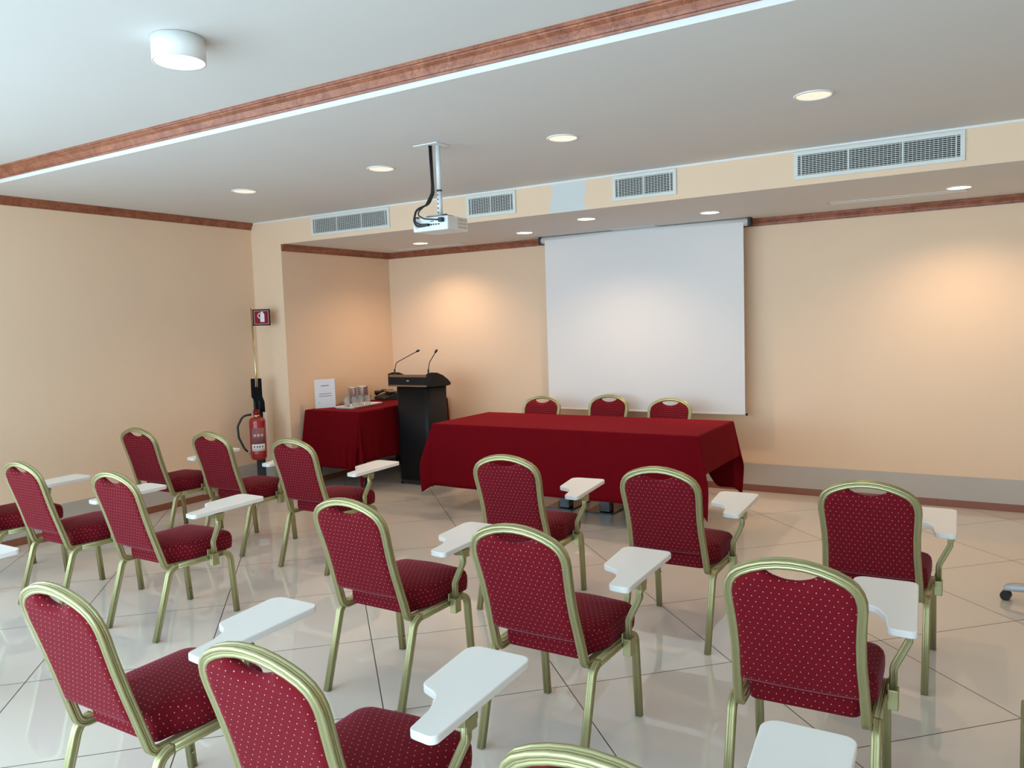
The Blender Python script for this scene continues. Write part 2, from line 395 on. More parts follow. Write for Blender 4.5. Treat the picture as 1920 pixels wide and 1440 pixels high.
# skirting: grey board over a red wood strip
SK, ZB = .0605, .2537
def skirt(side, x0, y0, x1, y1):
    struct(MB().box((x0, y0, SK), (x1, y1, ZB)), 'baseboard_'+side, M['grey'], {'left': 'grey band at the foot of the left wall', 'back': 'grey band at the foot of the back wall', 'pier': 'grey band at the foot of the pier', 'alcove': 'grey band at the foot of the alcove side wall'}[side], 'baseboard')
def skirtw(k, x0, y0, x1, y1, lab):
    struct(MB().box((x0, y0, 0), (x1, y1, SK)), 'trim_%d' % k, M['skirt'], lab, 'skirting')
skirt('left', XL, YF, XL+.010, YP-.010); skirtw(7, XL, YF, XL+.013, YP-.013, 'red wood skirting strip along the left wall')
skirt('pier', XL, YP-.010, .010, YP); skirtw(8, XL, YP-.013, .013, YP, 'red wood skirting strip round the pier')
skirt('alcove', 0, YP, .010, -.010); skirtw(9, 0, YP, .013, -.013, 'red wood skirting strip in the alcove side')
skirt('back', 0, -.010, XR, 0)
mb = MB()
x = 0.013
for nx in (1.3, 3.1, 4.9, 5.66, 7.4, XR): mb.box((x+.0006, -.013, 0), (nx-.0006, 0, SK)); x = nx
struct(mb, 'trim_10', M['skirt'], 'red wood skirting strip along the back wall', 'skirting')

# ------------------------------------------------------------------ chairs
TB = ridged(.0142); TB2 = ridged(.0145)
def make_chair(tabletop=True):
    t_ = thing('tablet_chair' if tabletop else 'banquet_chair', 'x', 'chair')
    R = Vector((1, 0, 0))
    for s_ in (-1, 1):
        x = .213*s_
        P = fillet([(x, .004, 0), (x, .115, .362), (x, .492, .362), (x, .519, 0)], .055, 10)
        k = len(P)//2
        rear = P[:12]; front = P[-12:]
        MB().sweep(rear, TB, R).build('leg', M['gold'], t_)
        fl = MB().sweep(front, TB, R)
        if True:
            for zz in (.06, .20): fl.cyl((.5145-.02*(zz-.06), zz), .0045, x-s_*.0142, x-s_*.0178, 12, axis='x')
        fl.build('leg', M['gold'], t_)
        MB().sweep([rear[-1], front[0]], TB, R).build('side_rail', M['gold'], t_)
    # back frame: one bent tube
    d = Vector((0, -.2855, .9584)); up0 = Vector((0, .067, .485))
    def pl(x, z): return Vector((x, .067-.298*(z-.485), z))
    half = [(.187, .42), (.1835, .50), (.180, .575), (.1805, .65), (.1845, .715), (.188, .758), (.1875, .784), (.1815, .808), (.169, .829), (.150, .8455), (.118, .8615), (.08, .8745), (.04, .8825)]
    left = [pl(-x, z) for x, z in half]; right = [pl(x, z) for x, z in reversed(half)]
    n0 = R.cross(d).normalized()
    bl = fillet([Vector((-.188, .30, .362)), Vector((-.188, .1037, .362)), left[0]], .05, 9)[:-1]
    pts = bl+left+[pl(0, .885)]+right+[Vector((-p.x, p.y, p.z)) for p in reversed(bl)]
    ns = []
    for i, p_ in enumerate(pts):
        if i < len(bl) or i >= len(pts)-len(bl):
            j = i if i < len(bl) else len(pts)-1-i
            T = (pts[min(j+1, len(pts)-1)]-pts[max(j-1, 0)]).normalized(); ns.append(R.cross(T).normalized())
        else: ns.append(n0)
    MB().sweep(pts, TB2, ns).build('back_frame', M['gold'], t_)
    # upholstered back panel with the scooped hand hold
    arch = [(0, .885)]+[(x, z) for x, z in reversed(half)]
    def top(x):
        ax = abs(x)
        for (xa, za), (xb, zb) in zip(arch[:10], arch[1:11]):
            if xa <= ax <= xb: zi = za+(zb-za)*(ax-xa)/(xb-xa); break
        else: zi = .80
        zi -= .009
        if ax < .082: zi -= .044*(1-(ax/.082)**2)**.8+.002
        return zi
    def hw(z):
        hz = sorted(half, key=lambda q_: q_[1])
        for (xa, za), (xb, zb) in zip(hz[:7], hz[1:7]):
            if za <= z <= zb: return xa+(xb-xa)*(z-za)/(zb-za)-.004
        return .178 if z > .7 else .182
    NU, NV = 44, 26
    us = [-1+2*i/NU for i in range(NU+1)]; us = [math.copysign(abs(u_)**.9, u_) for u_ in us]
    mb = MB(); F = {}; vs = []; uvs = {}
    for side in (0, 1):
        for j in range(NV+1):
            v_ = j/NV
            for i, u_ in enumerate(us):
                zt = top(u_*.179); z0 = .463-.004*(1-u_*u_)
                z = z0+(zt-z0)*v_
                x = u_*hw(z)
                if z > .78: x = u_*.180
                e = min(1, (1-abs(u_))*hw(z)/.03, (z-z0)/.03, (zt-z)/.03); e = max(0, e); puff = 1-(1-e)**2
                th = (.006+.013*puff) if side == 0 else (.006+.018*puff)
                c_ = pl(x, z); pos = c_+n0*(th if side == 0 else -th)
                F[(side, j, i)] = len(vs); uvs[len(vs)] = (x, z*1.043); vs.append(tuple(pos))
    fs = []
    for j in range(NV):
        for i in range(NU):
            fs.append((F[0, j, i], F[0, j, i+1], F[0, j+1, i+1], F[0, j+1, i]))
            fs.append((F[1, j, i], F[1, j+1, i], F[1, j+1, i+1], F[1, j, i+1]))
    for i in range(NU):
        fs.append((F[0, 0, i], F[1, 0, i], F[1, 0, i+1], F[0, 0, i+1])); fs.append((F[0, NV, i], F[0, NV, i+1], F[1, NV, i+1], F[1, NV, i]))
    for j in range(NV):
        fs.append((F[0, j, 0], F[0, j+1, 0], F[1, j+1, 0], F[1, j, 0])); fs.append((F[0, j, NU], F[1, j, NU], F[1, j+1, NU], F[0, j+1, NU]))
    nf = 2*NU*NV; half_n = (NU+1)*(NV+1)
    def euv(k, i): return uvs[k] if i < nf or k < half_n else (uvs[k][0]+.010, uvs[k][1]+.012)
    mb.add(vs, fs, True, uvs=[[euv(k, i) for k in f_] for i, f_ in enumerate(fs)])
    mb.build('backrest', M['fabric'], t_)
    # seat cushion
    out = rpoly([(-.163, .128), (.163, .128), (.170, .19), (.204, .27), (.207, .535), (0, .560), (-.207, .535), (-.204, .27), (-.170, .19)], [.03, .03, .05, .08, .05, .5, .05, .08, .05], 6)
    cx_, cy_ = 0, .335
    mb = MB(); n_ = len(out); vs = []; uvl = []
    per = [0]
    for i in range(1, n_+1): per.append(per[-1]+math.dist(out[i-1], out[i % n_]))
    levels = [(.97, .371), (.995, .373), (1.005, .383), (1.014, .407), (1.012, .432), (.99, .450), (.95, .461), (.85, .470), (.65, .4785), (.4, .4835), (.18, .485)]
    fs = []; fu = []
    for k, (sc_, z) in enumerate(levels):
        for i, (x, y) in enumerate(out): vs.append((cx_+(x-cx_)*sc_, cy_+(y-cy_)*sc_, z))
    for k in range(len(levels)-1):
        for i in range(n_):
            j = (i+1) % n_; f_ = (k*n_+i, k*n_+j, (k+1)*n_+j, (k+1)*n_+i); fs.append(f_)
            if k < 5: fu.append([(per[i], levels[k][1]), (per[i+1], levels[k][1]), (per[i+1], levels[k+1][1]), (per[i], levels[k+1][1])])
            else: fu.append([vs[q_][:2] for q_ in f_])
    L_ = (len(levels)-1)*n_
    f_ = tuple(L_+i for i in range(n_)); fs.append(f_); fu.append([vs[q_][:2] for q_ in f_])
    f_ = tuple(reversed(range(n_))); fs.append(f_); fu.append([vs[q_][:2] for q_ in f_])
    mb.add(vs, fs, True, uvs=fu)
    mb.build('seat', M['fabric'], t_)
    MB().box((-.2, .46, .352), (.2, .485, .374)).build('front_rail', M['gold'], t_, bevel=.003)
    if tabletop:
        w = MB().box((.2265, .345, .318), (.2585, .389, .384)).box((.2265, .334, .372), (.2315, .40, .408))
        w.build('arm_clamp', M['gold'], t_, bevel=.003)
        pp = fillet([(.2425, .367, .382), (.2425, .367, .452), (.288, .374, .548), (.288, .374, .606)], .035, 8)
        pp = [Vector((p_.x, p_.y, p_.z)) for p_ in pp]
        st = MB().sweep(pp, ridged(.0118), Vector((0, 1, 0))); post = st.build('arm_post', M['gold'], t_)
        br = MB().prism([(.222, .612), (.306, .612), (.306, .594), (.27, .586), (.245, .594)], .345, .405, axis='y')
        br.box((.302, .35, .574), (.3065, .40, .612))
        br.build('tablet_bracket', M['gold'], t_, bevel=.0015)
        poly = rpoly([(.236, .206), (.319, .198), (.3015, .697), (.087, .697), (.116, .415), (.190, .385), (.222, .31)], [.022, .022, .032, .042, .036, .07, .07], 7)
        MB().prism(poly, .618, .641).build('writing_tablet', M['tablet'], t_, bevel=.004, seg=3)
    return t_
GR = 'red banquet chairs with writing tablets'
chairs = [
 ('front', .457, -3.564, 2.4, 'red tablet chair at the wall end of the front row, nearest the left wall'),
 ('front', 1.259, -3.526, .7, 'red tablet chair of the front row standing before the fire extinguisher'),
 ('front', 2.131, -3.569, 0, 'red tablet chair of the front row before the draped side table'),
 ('front', 3.801, -3.62, 4.5, 'red tablet chair of the front row, right of the aisle, before the long table'),
 ('front', 4.687, -3.653, .9, 'red tablet chair of the front row before the right corner of the long draped table'),
 ('front', 5.605, -3.633, 0, 'red tablet chair at the far right of the front row, before the bare cream wall'),
 ('mid', .418, -4.814, 0, 'red tablet chair in the middle row at the left edge, mostly out of the photo'),
 ('mid', 1.240, -4.809, -.4, 'red tablet chair in the middle row, second from the left wall'),
 ('mid', 2.115, -4.793, -.9, 'red tablet chair in the middle row beside the aisle, left side of the aisle'),
 ('mid', 3.749, -4.785, -1.1, 'red tablet chair in the middle row beside the aisle, right side of the aisle'),
 ('mid', 4.619, -4.859, -.6, 'red tablet chair in the middle row, second one right of the aisle'),
 ('mid', 5.556, -4.866, 2., 'red tablet chair in the middle row seen squarely from behind at the right'),
 ('mid', 6.365, -4.83, 0, 'red tablet chair showing only a frame edge at the right edge'),
 ('near', 1.933, -6.061, 0, 'red tablet chair of which only the white tablet tip shows at the left edge'),
 ('near', 3.739, -5.983, .1, 'red tablet chair in the nearest row at the bottom left corner'),
 ('near', 4.626, -6.025, .2, 'red tablet chair in the nearest row, large white tablet at the bottom centre'),
 ('near', 5.500, -6.065, 0, 'red tablet chair at the bottom edge showing only its frame top and white tablet'),
]
proto = make_chair(True)
for i, (row, x, y, a, lab) in enumerate(chairs):
    g = {'front': 'tablet chairs of the front row', 'mid': 'tablet chairs of the middle row', 'near': 'tablet chairs of the nearest row'}[row]
    if i == 0:
        proto.location = (x, y, 0); proto.rotation_euler = (0, 0, math.radians(a)); proto['label'] = lab; proto['group'] = g
    else: dup(proto, (x, y, 0), math.radians(a), lab, g)
plain = make_chair(False); g = 'banquet chairs behind the long table'
plain.location = (2.36, -.69, 0); plain.rotation_euler = (0, 0, PI); plain['group'] = g
plain['label'] = 'red chair behind the long table, leftmost, beside the screen edge'
dup(plain, (2.95, -.46, 0), PI, 'red chair behind the long table, middle one, before the projection screen', g)
dup(plain, (3.61, -.62, 0), PI, 'red chair behind the long table, rightmost, before the projection screen', g)

# ------------------------------------------------------------------ draped cloths
def drape(x0, x1, y0, y1, z, dl, dr, df, db, flare, fold=.0, seed=0, ear=.16, pleat=0., swing=1., tuck=None, gather=0.):
    rnd = random.Random(seed); ph = [rnd.uniform(0, 6.28) for _ in range(6)]
    def axis(a, b, da, db_):
        L = [a-da+da*i/14 for i in range(14)]+[a-.03, a-.018, a-.008, a]
        L += [a+(b-a)*i/16 for i in range(1, 16)]+[a+.012*i for i in range(1, 24) if .012*i < (b-a)*.35]+[b-.012*i for i in range(1, 24) if .012*i < (b-a)*.45]+[b, b+.008, b+.018, b+.03]+[b+db_*i/14 for i in range(1, 15)]
        return sorted(set(round(v_, 5) for v_ in L))
    sx = axis(x0, x1, dl, dr); ty = axis(y0, y1, df, db)
    rr = .012
    def hang(r, T):
        # quarter-round over the table edge, then straight down at tilt T
        if r < rr*PI/2: a = r/rr; return rr*math.sin(a), -rr*(1-math.cos(a))
        r2 = r-rr*PI/2
        return rr+r2*math.sin(T), -rr-r2*math.cos(T)
    vs = []
    for yv in ty:
        for xv in sx:
            dx = x0-xv if xv < x0 else (xv-x1 if xv > x1 else 0); dy = y0-yv if yv < y0 else (yv-y1 if yv > y1 else 0)
            sgx = -1 if xv < x0 else 1; sgy = -1 if yv < y0 else 1
            bx = min(max(xv, x0), x1); by = min(max(yv, y0), y1)
            fx = flare[0] if sgx < 0 else flare[1]; fy = flare[2] if sgy < 0 else flare[3]
            if tuck and dy and sgy > 0:
                k_ = min(1, max(0, (xv-tuck[0])/.25), 1); k_ = min(k_, max(0, (tuck[1]-xv)/.25)); k_ = k_*k_*(3-2*k_)
                dy *= 1-k_*(1-tuck[2]/db)
            r = math.hypot(dx, dy)
            if r == 0: vs.append((xv, yv, z)); continue
            phi = math.atan2(dy, dx); c2 = math.cos(phi)**2
            T = fx*c2+fy*(1-c2)+ear*math.sin(2*phi)**2+(pleat if sgx > 0 and sgy < 0 else 0)*math.sin(2*phi)*math.sin(7*phi+ph[0])
            if dx == 0 and sgy < 0: T += fold*(math.sin(7.3*xv+ph[1])+.6*math.sin(17*xv+ph[2]))
            if dy == 0 and sgx > 0: T += fold*(math.sin(8.1*yv+ph[3])+.6*math.sin(15*yv+ph[4]))
            if gather and dx == 0 and sgy < 0: q_ = x1-xv; T += gather*math.exp(-q_/.16)*(.6+math.cos(2*PI*q_/.085))+.35*gather*math.exp(-(xv-x0)/.2)*math.cos(2*PI*(xv-x0)/.1)
            if gather and dy == 0 and sgx > 0: q_ = yv-y0; T += gather*math.exp(-q_/.22)*(.6+math.cos(2*PI*q_/.11))
            h, v_ = hang(r, T)
            ps = phi if dx == 0 or sgy > 0 else phi*swing
            vs.append((bx+sgx*h*math.cos(ps), by+sgy*h*math.sin(ps), max(.012, z+v_)))
    nx = len(sx); fs = []
    for j in range(len(ty)-1):
        for i in range(nx-1): fs.append((j*nx+i, j*nx+i+1, (j+1)*nx+i+1, (j+1)*nx+i))
    return MB().add(vs, fs, True)
# long presidents' table
tb = thing('conference_table', 'long table hidden under the crimson cloth, dark chrome pedestals showing below', 'table', (3.07, -1.33, 0))
MB().box((-1.16, -.435, .722), (1.165, .43, .747)).build('tabletop', M['black'], tb)
for xc in (2.925-3.07, 3.30-3.07):
    MB().box((xc-.17, -.03, 0), (xc+.08, .34, .012)).build('foot_plate', M['chrome'], tb, bevel=.002)
    MB().box((xc-.045, .0, .012), (xc+.045, .09, .722)).build('pedestal', M['chrome'], tb, bevel=.006)
for xc in (-.95, 1.0):
    MB().box((xc-.045, .0, 0), (xc+.045, .09, .722)).build('pedestal', M['chrome'], tb, bevel=.006)
o = drape(1.90, 4.245, -1.775, -.89, .755, .29, .29, .545, .56, (.34, .13, .02, .04), .012, 3, ear=.14, swing=.5, tuck=(1.95, 4.13, .235)).build('tablecloth', M['cloth'], solid=.002)
tag(o, 'long crimson cloth over the speakers table, corners hanging in points', 'tablecloth')
# side table in the alcove
tb = thing('side_table', 'side table against the alcove wall, hidden under a crimson cloth', 'table', (.43, -.78, 0))
MB().box((-.335, -.70, .757), (.35, .72, .782)).build('tabletop', M['black'], tb)
for xx in (-.30, .31):
    for yy in (-.62, .64): MB().box((xx-.02, yy-.02, 0), (xx+.02, yy+.02, .757)).build('leg', M['chrome'], tb)
o = drape(.085, .79, -1.495, -.05, .79, .50, .50, .57, .03, (.03, .05, .06, .0), .02, 11, ear=.10, pleat=.10, gather=.05).build('tablecloth', M['cloth'], solid=.002)
tag(o, 'crimson cloth with gathered corner over the alcove side table', 'tablecloth')

# ------------------------------------------------------------------ things on the side table
sg = thing('sign_stand', 'white printed notice standing on the alcove side table', 'sign', (.168, -1.303, .791), math.atan2(.179, .103))
# local x along the sheet, local -y is the readable face
MB().box((-.105, -.0035, 0), (.105, -.0015, .297)).box((-.105, -.0035, 0), (.105, .05, .002)).build('holder', M['porcelain'], sg)
MB().box((-.103, -.0046, .003), (.103, -.0036, .295)).build('sheet', M['paper'], sg)
MB().box((-.040, -.0052, .226), (.042, -.0047, .233)).build('heading_line', M['ink'], sg)
MB().box((-.063, -.0052, .144), (.063, -.0047, .149)).build('text_line', M['ink'], sg)
MB().box((-.066, -.0052, .121), (.068, -.0047, .126)).build('text_line', M['ink'], sg)
MB().box((-.068, -.0052, .048), (-.056, -.0047, .062)).build('small_mark', M['faint'], sg)
tr = thing('serving_tray', 'long white tray under the row of glasses', 'tray', (.437, -1.10, .791), math.radians(4))
pol = rpoly([(-.125, -.245), (.125, -.245), (.125, .245), (-.125, .245)], .03, 6)
def scl(pl_, k_): return [(x*k_, y*(1-(1-k_)*.5)) for x, y in pl_]
MB().rings([[(x, y, 0) for x, y in scl(pol, .92)], [(x, y, .020) for x, y in scl(pol, 1.05)], [(x, y, .023) for x, y in scl(pol, 1.05)], [(x, y, .023) for x, y in scl(pol, 1.0)], [(x, y, .006) for x, y in scl(pol, .9)]]).build('tray_body', M['porcelain'], tr)
gl = None
GL = [('front row on the tray, nearest the white notice', .385, -1.215), ('front row on the tray, second from the notice', .405, -1.13), ('front row on the tray, third from the notice', .415, -1.04), ('front row on the tray, farthest from the notice', .43, -.955),
      ('hind row on the tray, nearest the notice', .33, -1.15), ('hind row on the tray, farthest from the notice', .345, -.99)]
for i, (lb, x, y) in enumerate(GL):
    if gl is None:
        gl = MB().lathe((0, 0), [(.024, 0), (.033, .07), (.0345, .098), (.0325, .098), (.031, .07), (.022, .008), (.002, .007)], 28).build('drinking_glass', M['glass'])
        o = gl
    else: o = gl.copy(); C.objects.link(o)
    o.location = (x, y, .798); tag(o, 'clear drinking glass, '+lb, 'glass', 'glasses on the white tray')
jg = None
for lb, x, y in [('nearest the white notice', .145, -.872), ('middle one of three', .195, -.775), ('farthest from the notice, partly hidden', .135, -.685)]:
    if jg is None:
        jg = MB().lathe((0, 0), [(.043, 0), (.047, .004), (.047, .170), (.0485, .173), (.0485, .178), (.045, .178), (.044, .02), (.002, .02)], 40).build('steel_cooler', M['steel'])
        o = jg
    else: o = jg.copy(); C.objects.link(o)
    o.location = (x, y, .791); tag(o, 'tall brushed steel cooler behind the glasses, '+lb, 'wine cooler', 'steel coolers behind the glasses')
ph = thing('desk_telephone', 'black desk telephone on the side table, half behind the lectern', 'telephone', (.225, -.40, .791), math.radians(-25))
MB().prism([(-.10, 0), (.10, 0), (.10, .085), (-.10, .03)], -.13, .13, axis='x').build('base', M['blackpl'], ph, bevel=.006)
hs = MB().tube([(-.085, y, .075+.020*math.cos(y*26)) for y in [-.1+.2*i/14 for i in range(15)]], .017, 10)
hs.cyl((-.085, -.085), .026, .06, .10, 16).cyl((-.085, .085), .026, .06, .10, 16); hs.build('handset', M['blackpl'], ph)
MB().box((-.045, -.02, .088), (.115, .075, .10)).build('display', M['silver'], ph, bevel=.003)
MB().box((-.03, .0, .100), (.10, .06, .1015)).build('screen', M['copper'], ph)

# ------------------------------------------------------------------ lectern
lc = thing('lectern', 'black lectern with copper edged front and two gooseneck microphones fixed', 'lectern', (1.07, -1.02, 0))
bd = MB(); body = rpoly([(-.205, 0), (.205, 0), (.205, .315), (-.205, .315)], [.05, .05, .02, .02], 6)
bd.rings([[(x, y, .052) for x, y in body], [(x*1.03, y, .992) for x, y in body]]); bd.build('body', M['black'], lc)
MB().box((-.19, .02, .02), (.19, .25, .052)).build('plinth', M['blackpl'], lc)
for xx in (-.19, .19):
    for yy in (.03, .23): MB().cyl((yy, .012), .012, xx-.01, xx+.01, 14, axis='x').build('castor', M['blackpl'], lc)
MB().box((-.272, -.006, 1.012), (.200, .012, 1.118)).build('front_board', M['black'], lc)
MB().box((-.272, -.009, 1.094), (.200, -.004, 1.118)).build('copper_strip', M['copper'], lc)
MB().box((-.272, -.009, .998), (.200, .012, 1.014)).build('copper_strip', M['copper'], lc)
MB().box((-.05, -.0068, 1.05), (-.02, -.006, 1.064)).build('emblem', M['silver'], lc)
side = [(-.006, 1.0), (.30, .985), (.365, .99), (.375, 1.012), (.32, 1.055), (.24, 1.10), (.15, 1.13), (.06, 1.138), (-.006, 1.128)]
for xx in (-.290, .200): MB().prism(side, xx, xx+.022, axis='x').build('side_cheek', M['black'], lc, bevel=.004)
MB().prism([(.012, 1.10), (.34, 1.015), (.34, 1.0), (.012, 1.0)], -.268, .200, axis='x').build('reading_desk', M['black'], lc)
def goose(name, x, pts, lab):
    g_ = thing(name, lab, 'microphone', (1.07+x, -1.02, 1.119), 0, 'gooseneck microphones on the lectern')
    MB().lathe((0, .02), [(.014, 0), (.014, .006), (.008, .012), (.008, .05), (.005, .055)], 18).build('base', M['blackpl'], g_)
    P = [Vector(p_) for p_ in pts]
    MB().tube(fillet(P, .06, 8), .0042, 10).build('gooseneck', M['blackpl'], g_)
    e = P[-1]; d_ = (P[-1]-P[-2]).normalized()
    rot = d_.to_track_quat('Z', 'Y').to_matrix()
    h = MB().lathe((0, 0), [(.005, -.012), (.0095, -.004), (.0115, .006), (.0115, .022), (.008, .031), (.002, .034)], 16)
    h.v = [tuple(e+rot @ Vector(v_)) for v_ in h.v]; h.build('capsule', M['blackpl'], g_)
goose('gooseneck_microphone', -.218, [(0, .02, .04), (.022, .02, .118), (.315, -.005, .232)], 'black gooseneck microphone on the left of the lectern, bent far over')
goose('gooseneck_microphone', .208, [(0, .02, .04), (.016, .02, .118), (.105, .01, .222)], 'black gooseneck microphone on the right of the lectern, standing steeper')

# ------------------------------------------------------------------ projection screen
ps = thing('projection_screen', 'white pull-down projection screen hanging before the back wall', 'screen', (3.165, -.15, ZS))
MB().cyl((0, -.037), .034, -1.035, 1.03, 28, axis='x').build('roller_case', M['white'], ps)
for xx in (-1.06, 1.03): MB().box((xx, -.036, -.078), (xx+.028, .036, 0)).build('end_bracket', M['blackpl'], ps, bevel=.006)
MB().box((-.985, -.036, -1.725), (.995, -.0345, -.04)).build('screen_fabric', M['screen'], ps)
MB().cyl((-.035, -1.728), .009, -.99, 1.0, 16, axis='x').build('weight_bar', M['white'], ps)
for a, b in ((-1.006, -.99), (1.0, 1.016)): MB().cyl((-.035, -1.728), .0115, a, b, 16, axis='x').build('bar_cap', M['blackpl'], ps)

# ------------------------------------------------------------------ fire extinguisher on its post
fx, fy, fr = -.165, -1.90, math.radians(40)
st = thing('extinguisher_stand', 'dark post with brass rod and red extinguisher sign in the corner', 'stand', (fx, fy, 0), fr)
MB().lathe((0, .05), [(.15, 0), (.15, .008), (.135, .014), (.01, .016)], 40).build('base_plate', M['navy'], st)
MB().box((-.042, .046, .014), (.042, .066, .93)).build('post', M['navy'], st, bevel=.003)
hk = MB(); hk.prism([(-.053, 1.135), (-.055, .955), (-.022, .905), (-.022, .80), (.002, .80), (.002, .92), (.022, .92), (.022, .80), (.068, .80), (.066, .90), (.048, .955), (.048, 1.135), (.012, 1.135), (.012, 1.05), (-.014, 1.05), (-.014, 1.135)], .03, .045, axis='y')
hk.build('hanger_plate', M['matte'], st)
MB().tube([(0, .055, .80), (-.004, .055, 1.2), (-.014, .055, 1.828)], .0075, 12).build('rod', M['brass'], st)
sb = MB().box((.0, .035, 1.655), (.165, .05, 1.815)).build('sign_panel', M['signdark'], st)
sf = MB().box((.013, .0335, 1.668), (.152, .035, 1.802)).build('border', M['faint'], sb)
MB().box((.0175, .032, 1.6725), (.1475, .0335, 1.7975)).build('sign_face', M['signred'], sb)
ex = rpoly([(.072, 1.69), (.112, 1.69), (.112, 1.765), (.102, 1.782), (.082, 1.782), (.072, 1.765)], .004, 3)
pic = MB().prism(ex, .0305, .032, axis='y').box((.084, .0305, 1.782), (.100, .032, 1.792))
arc = [(.082-.034*math.sin(a), 1.752+.032*math.cos(a)) for a in [PI*.95*i/14 for i in range(15)]]
band = arc+[(.082-.027*math.sin(a), 1.752+.025*math.cos(a)) for a in [PI*.95*(14-i)/14 for i in range(15)]]
pic.prism(band, .0305, .032, axis='y').build('pictogram', M['paper'], sb)
fe = thing('fire_extinguisher', 'red fire extinguisher with black hose hanging on the corner post', 'fire extinguisher', (fx, fy, 0), fr)
cx_ = (0, -.052)
MB().lathe(cx_, [(.055, .345), (.070, .352), (.077, .372), (.0775, .40), (.079, .403), (.079, .409), (.0775, .412), (.0775, .718), (.074, .738), (.060, .754), (.028, .764)], 44).build('cylinder', M['red'], fe)
def wrap(a0, a1, z0, z1, r, name, mt, par):
    n_ = 14; A = [math.radians(a0+(a1-a0)*i/n_) for i in range(n_+1)]
    vs = [(cx_[0]+rr_*math.sin(a), cx_[1]-rr_*math.cos(a), z) for rr_ in (r, r+.0008) for z in (z0, z1) for a in A]
    k = n_+1; fs = []
    for i in range(n_):
        fs += [(i, i+1, k+i+1, k+i), (2*k+i, 3*k+i, 3*k+i+1, 2*k+i+1), (i, 2*k+i, 2*k+i+1, i+1), (k+i, k+i+1, 3*k+i+1, 3*k+i)]
    fs += [(0, k, 3*k, 2*k), (n_, 2*k+n_, 3*k+n_, k+n_)]
    return MB().add(vs, fs, True).build(name, mt, par)
lb = wrap(-40, 62, .505, .66, .0778, 'label', M['labelgrey'], fe)
for a in (-22, 4, 30): wrap(a, a+17, .575, .600, .0786, 'marking', M['faint'], lb)
l2 = wrap(-42, 60, .435, .503, .0778, 'label', M['paper'], fe)
for a in (-25, -3, 14, 34): wrap(a, a+10, .470, .486, .0786, 'marking', M['ink'], l2)
MB().lathe(cx_, [(.028, .762), (.030, .775), (.022, .785), (.020, .80)], 24).build('collar', M['brass'], fe)
MB().lathe(cx_, [(.030, .79), (.034, .80), (.034, .825), (.022, .838)], 24).build('valve', M['signred'], fe)
MB().box((-.012, -.10, .832), (.012, -.01, .846)).build('lever', M['black'], fe, bevel=.003)
MB().tube([(-.02, -.052, .785), (-.055, -.055, .79)], .008, 10).build('hose_coupling', M['silver'], fe)
MB().tube(fillet([(-.05, -.055, .79), (-.13, -.06, .78), (-.185, -.062, .68), (-.18, -.062, .57), (-.135, -.06, .46), (-.105, -.058, .425)], .08, 6), .0105, 12).build('hose', M['blackpl'], fe)
MB().tube([(-.105, -.058, .425), (-.085, -.056, .40)], .008, 10).build('nozzle', M['silver'], fe)
MB().box((.082, -.03, .60), (.086, .02, .80)).build('inspection_tag', M['paper'], fe)

# ------------------------------------------------------------------ ceiling projector
pj = thing('ceiling_projector', 'white projector on a pole hung from the lower ceiling', 'projector', (3.155, -3.27, ZC))
MB().box((-.13, -.075, -.006), (.05, .055, 0)).build('ceiling_plate', M['projector'], pj, bevel=.002)
MB().cyl((0, 0), .0145, -.27, 0, 24).build('pole', M['projector'], pj)
MB().cyl((0, 0), .0165, -.279, -.268, 24).build('collar', M['blackpl'], pj)
lp = MB().cyl((0, 0), .0165, -.425, -.276, 24)
for k in range(5): lp.cyl((.0, -.30-.026*k), .0042, -.0185, -.015, 10, axis='y', mi=1)
lp.build('lower_pole', [M['projector'], M['dark']], pj)
MB().lathe((0, 0), [(.075, -.437), (.085, -.432), (.085, -.427), (.03, -.422)], 32).build('mount_disc', M['silver'], pj)
by0, by1, bz0, bz1 = -.105, .105, -.522, -.440
hb = MB().box((-.13, by0, bz0), (.13, by1, bz1)).build('housing', M['projector'], pj, bevel=.008, seg=3)
mb = MB()
for k in range(5):
    for j in range(3): mb.box((.1295, .0+k*.019, -.51+j*.022), (.1312, .014+k*.019, -.494+j*.022))
mb.build('side_vent', M['grey'], hb)
MB().cyl((-.098, -.482), .022, by0-.0012, by0+.002, 24, axis='y').build('speaker_grille', M['faint'], hb)
for x, z, w, h in ((.005, -.470, .007, .007), (.018, -.470, .007, .007), (.005, -.490, .010, .008), (.022, -.490, .010, .008), (.04, -.490, .010, .008), (.058, -.490, .012, .007)):
    MB().box((x, by0-.0015, z), (x+w, by0+.002, z+h)).build('socket', M['dark'], hb)
for x in (-.125, .085): MB().box((x, -.095, bz1), (x+.022, -.07, bz1+.010)).build('foot', M['blackpl'], hb)
MB().cyl((-.06, -.485), .028, by1-.002, by1+.012, 28, axis='y').build('lens', M['dark'], hb)
def cable(pts, r, nm='cable'): MB().tube(fillet([(x-3.155, y+3.27, z-ZC) for x, y, z in pts], .05, 7), r, 10).build(nm, M['blackpl'], pj)
cable([(3.128, -3.30, 2.685), (3.134, -3.30, 2.40), (3.12, -3.33, 2.335), (3.062, -3.385, 2.30), (3.052, -3.40, 2.235), (3.066, -3.395, 2.197), (3.12, -3.382, 2.200)], .0065)
cable([(3.122, -3.31, 2.685), (3.131, -3.308, 2.40), (3.113, -3.34, 2.33), (3.056, -3.392, 2.29), (3.066, -3.405, 2.225), (3.09, -3.40, 2.208), (3.14, -3.382, 2.206)], .005)
cable([(3.116, -3.305, 2.685), (3.128, -3.298, 2.55), (3.126, -3.312, 2.40), (3.108, -3.345, 2.33), (3.062, -3.39, 2.275), (3.13, -3.40, 2.238), (3.232, -3.392, 2.225)], .0042)
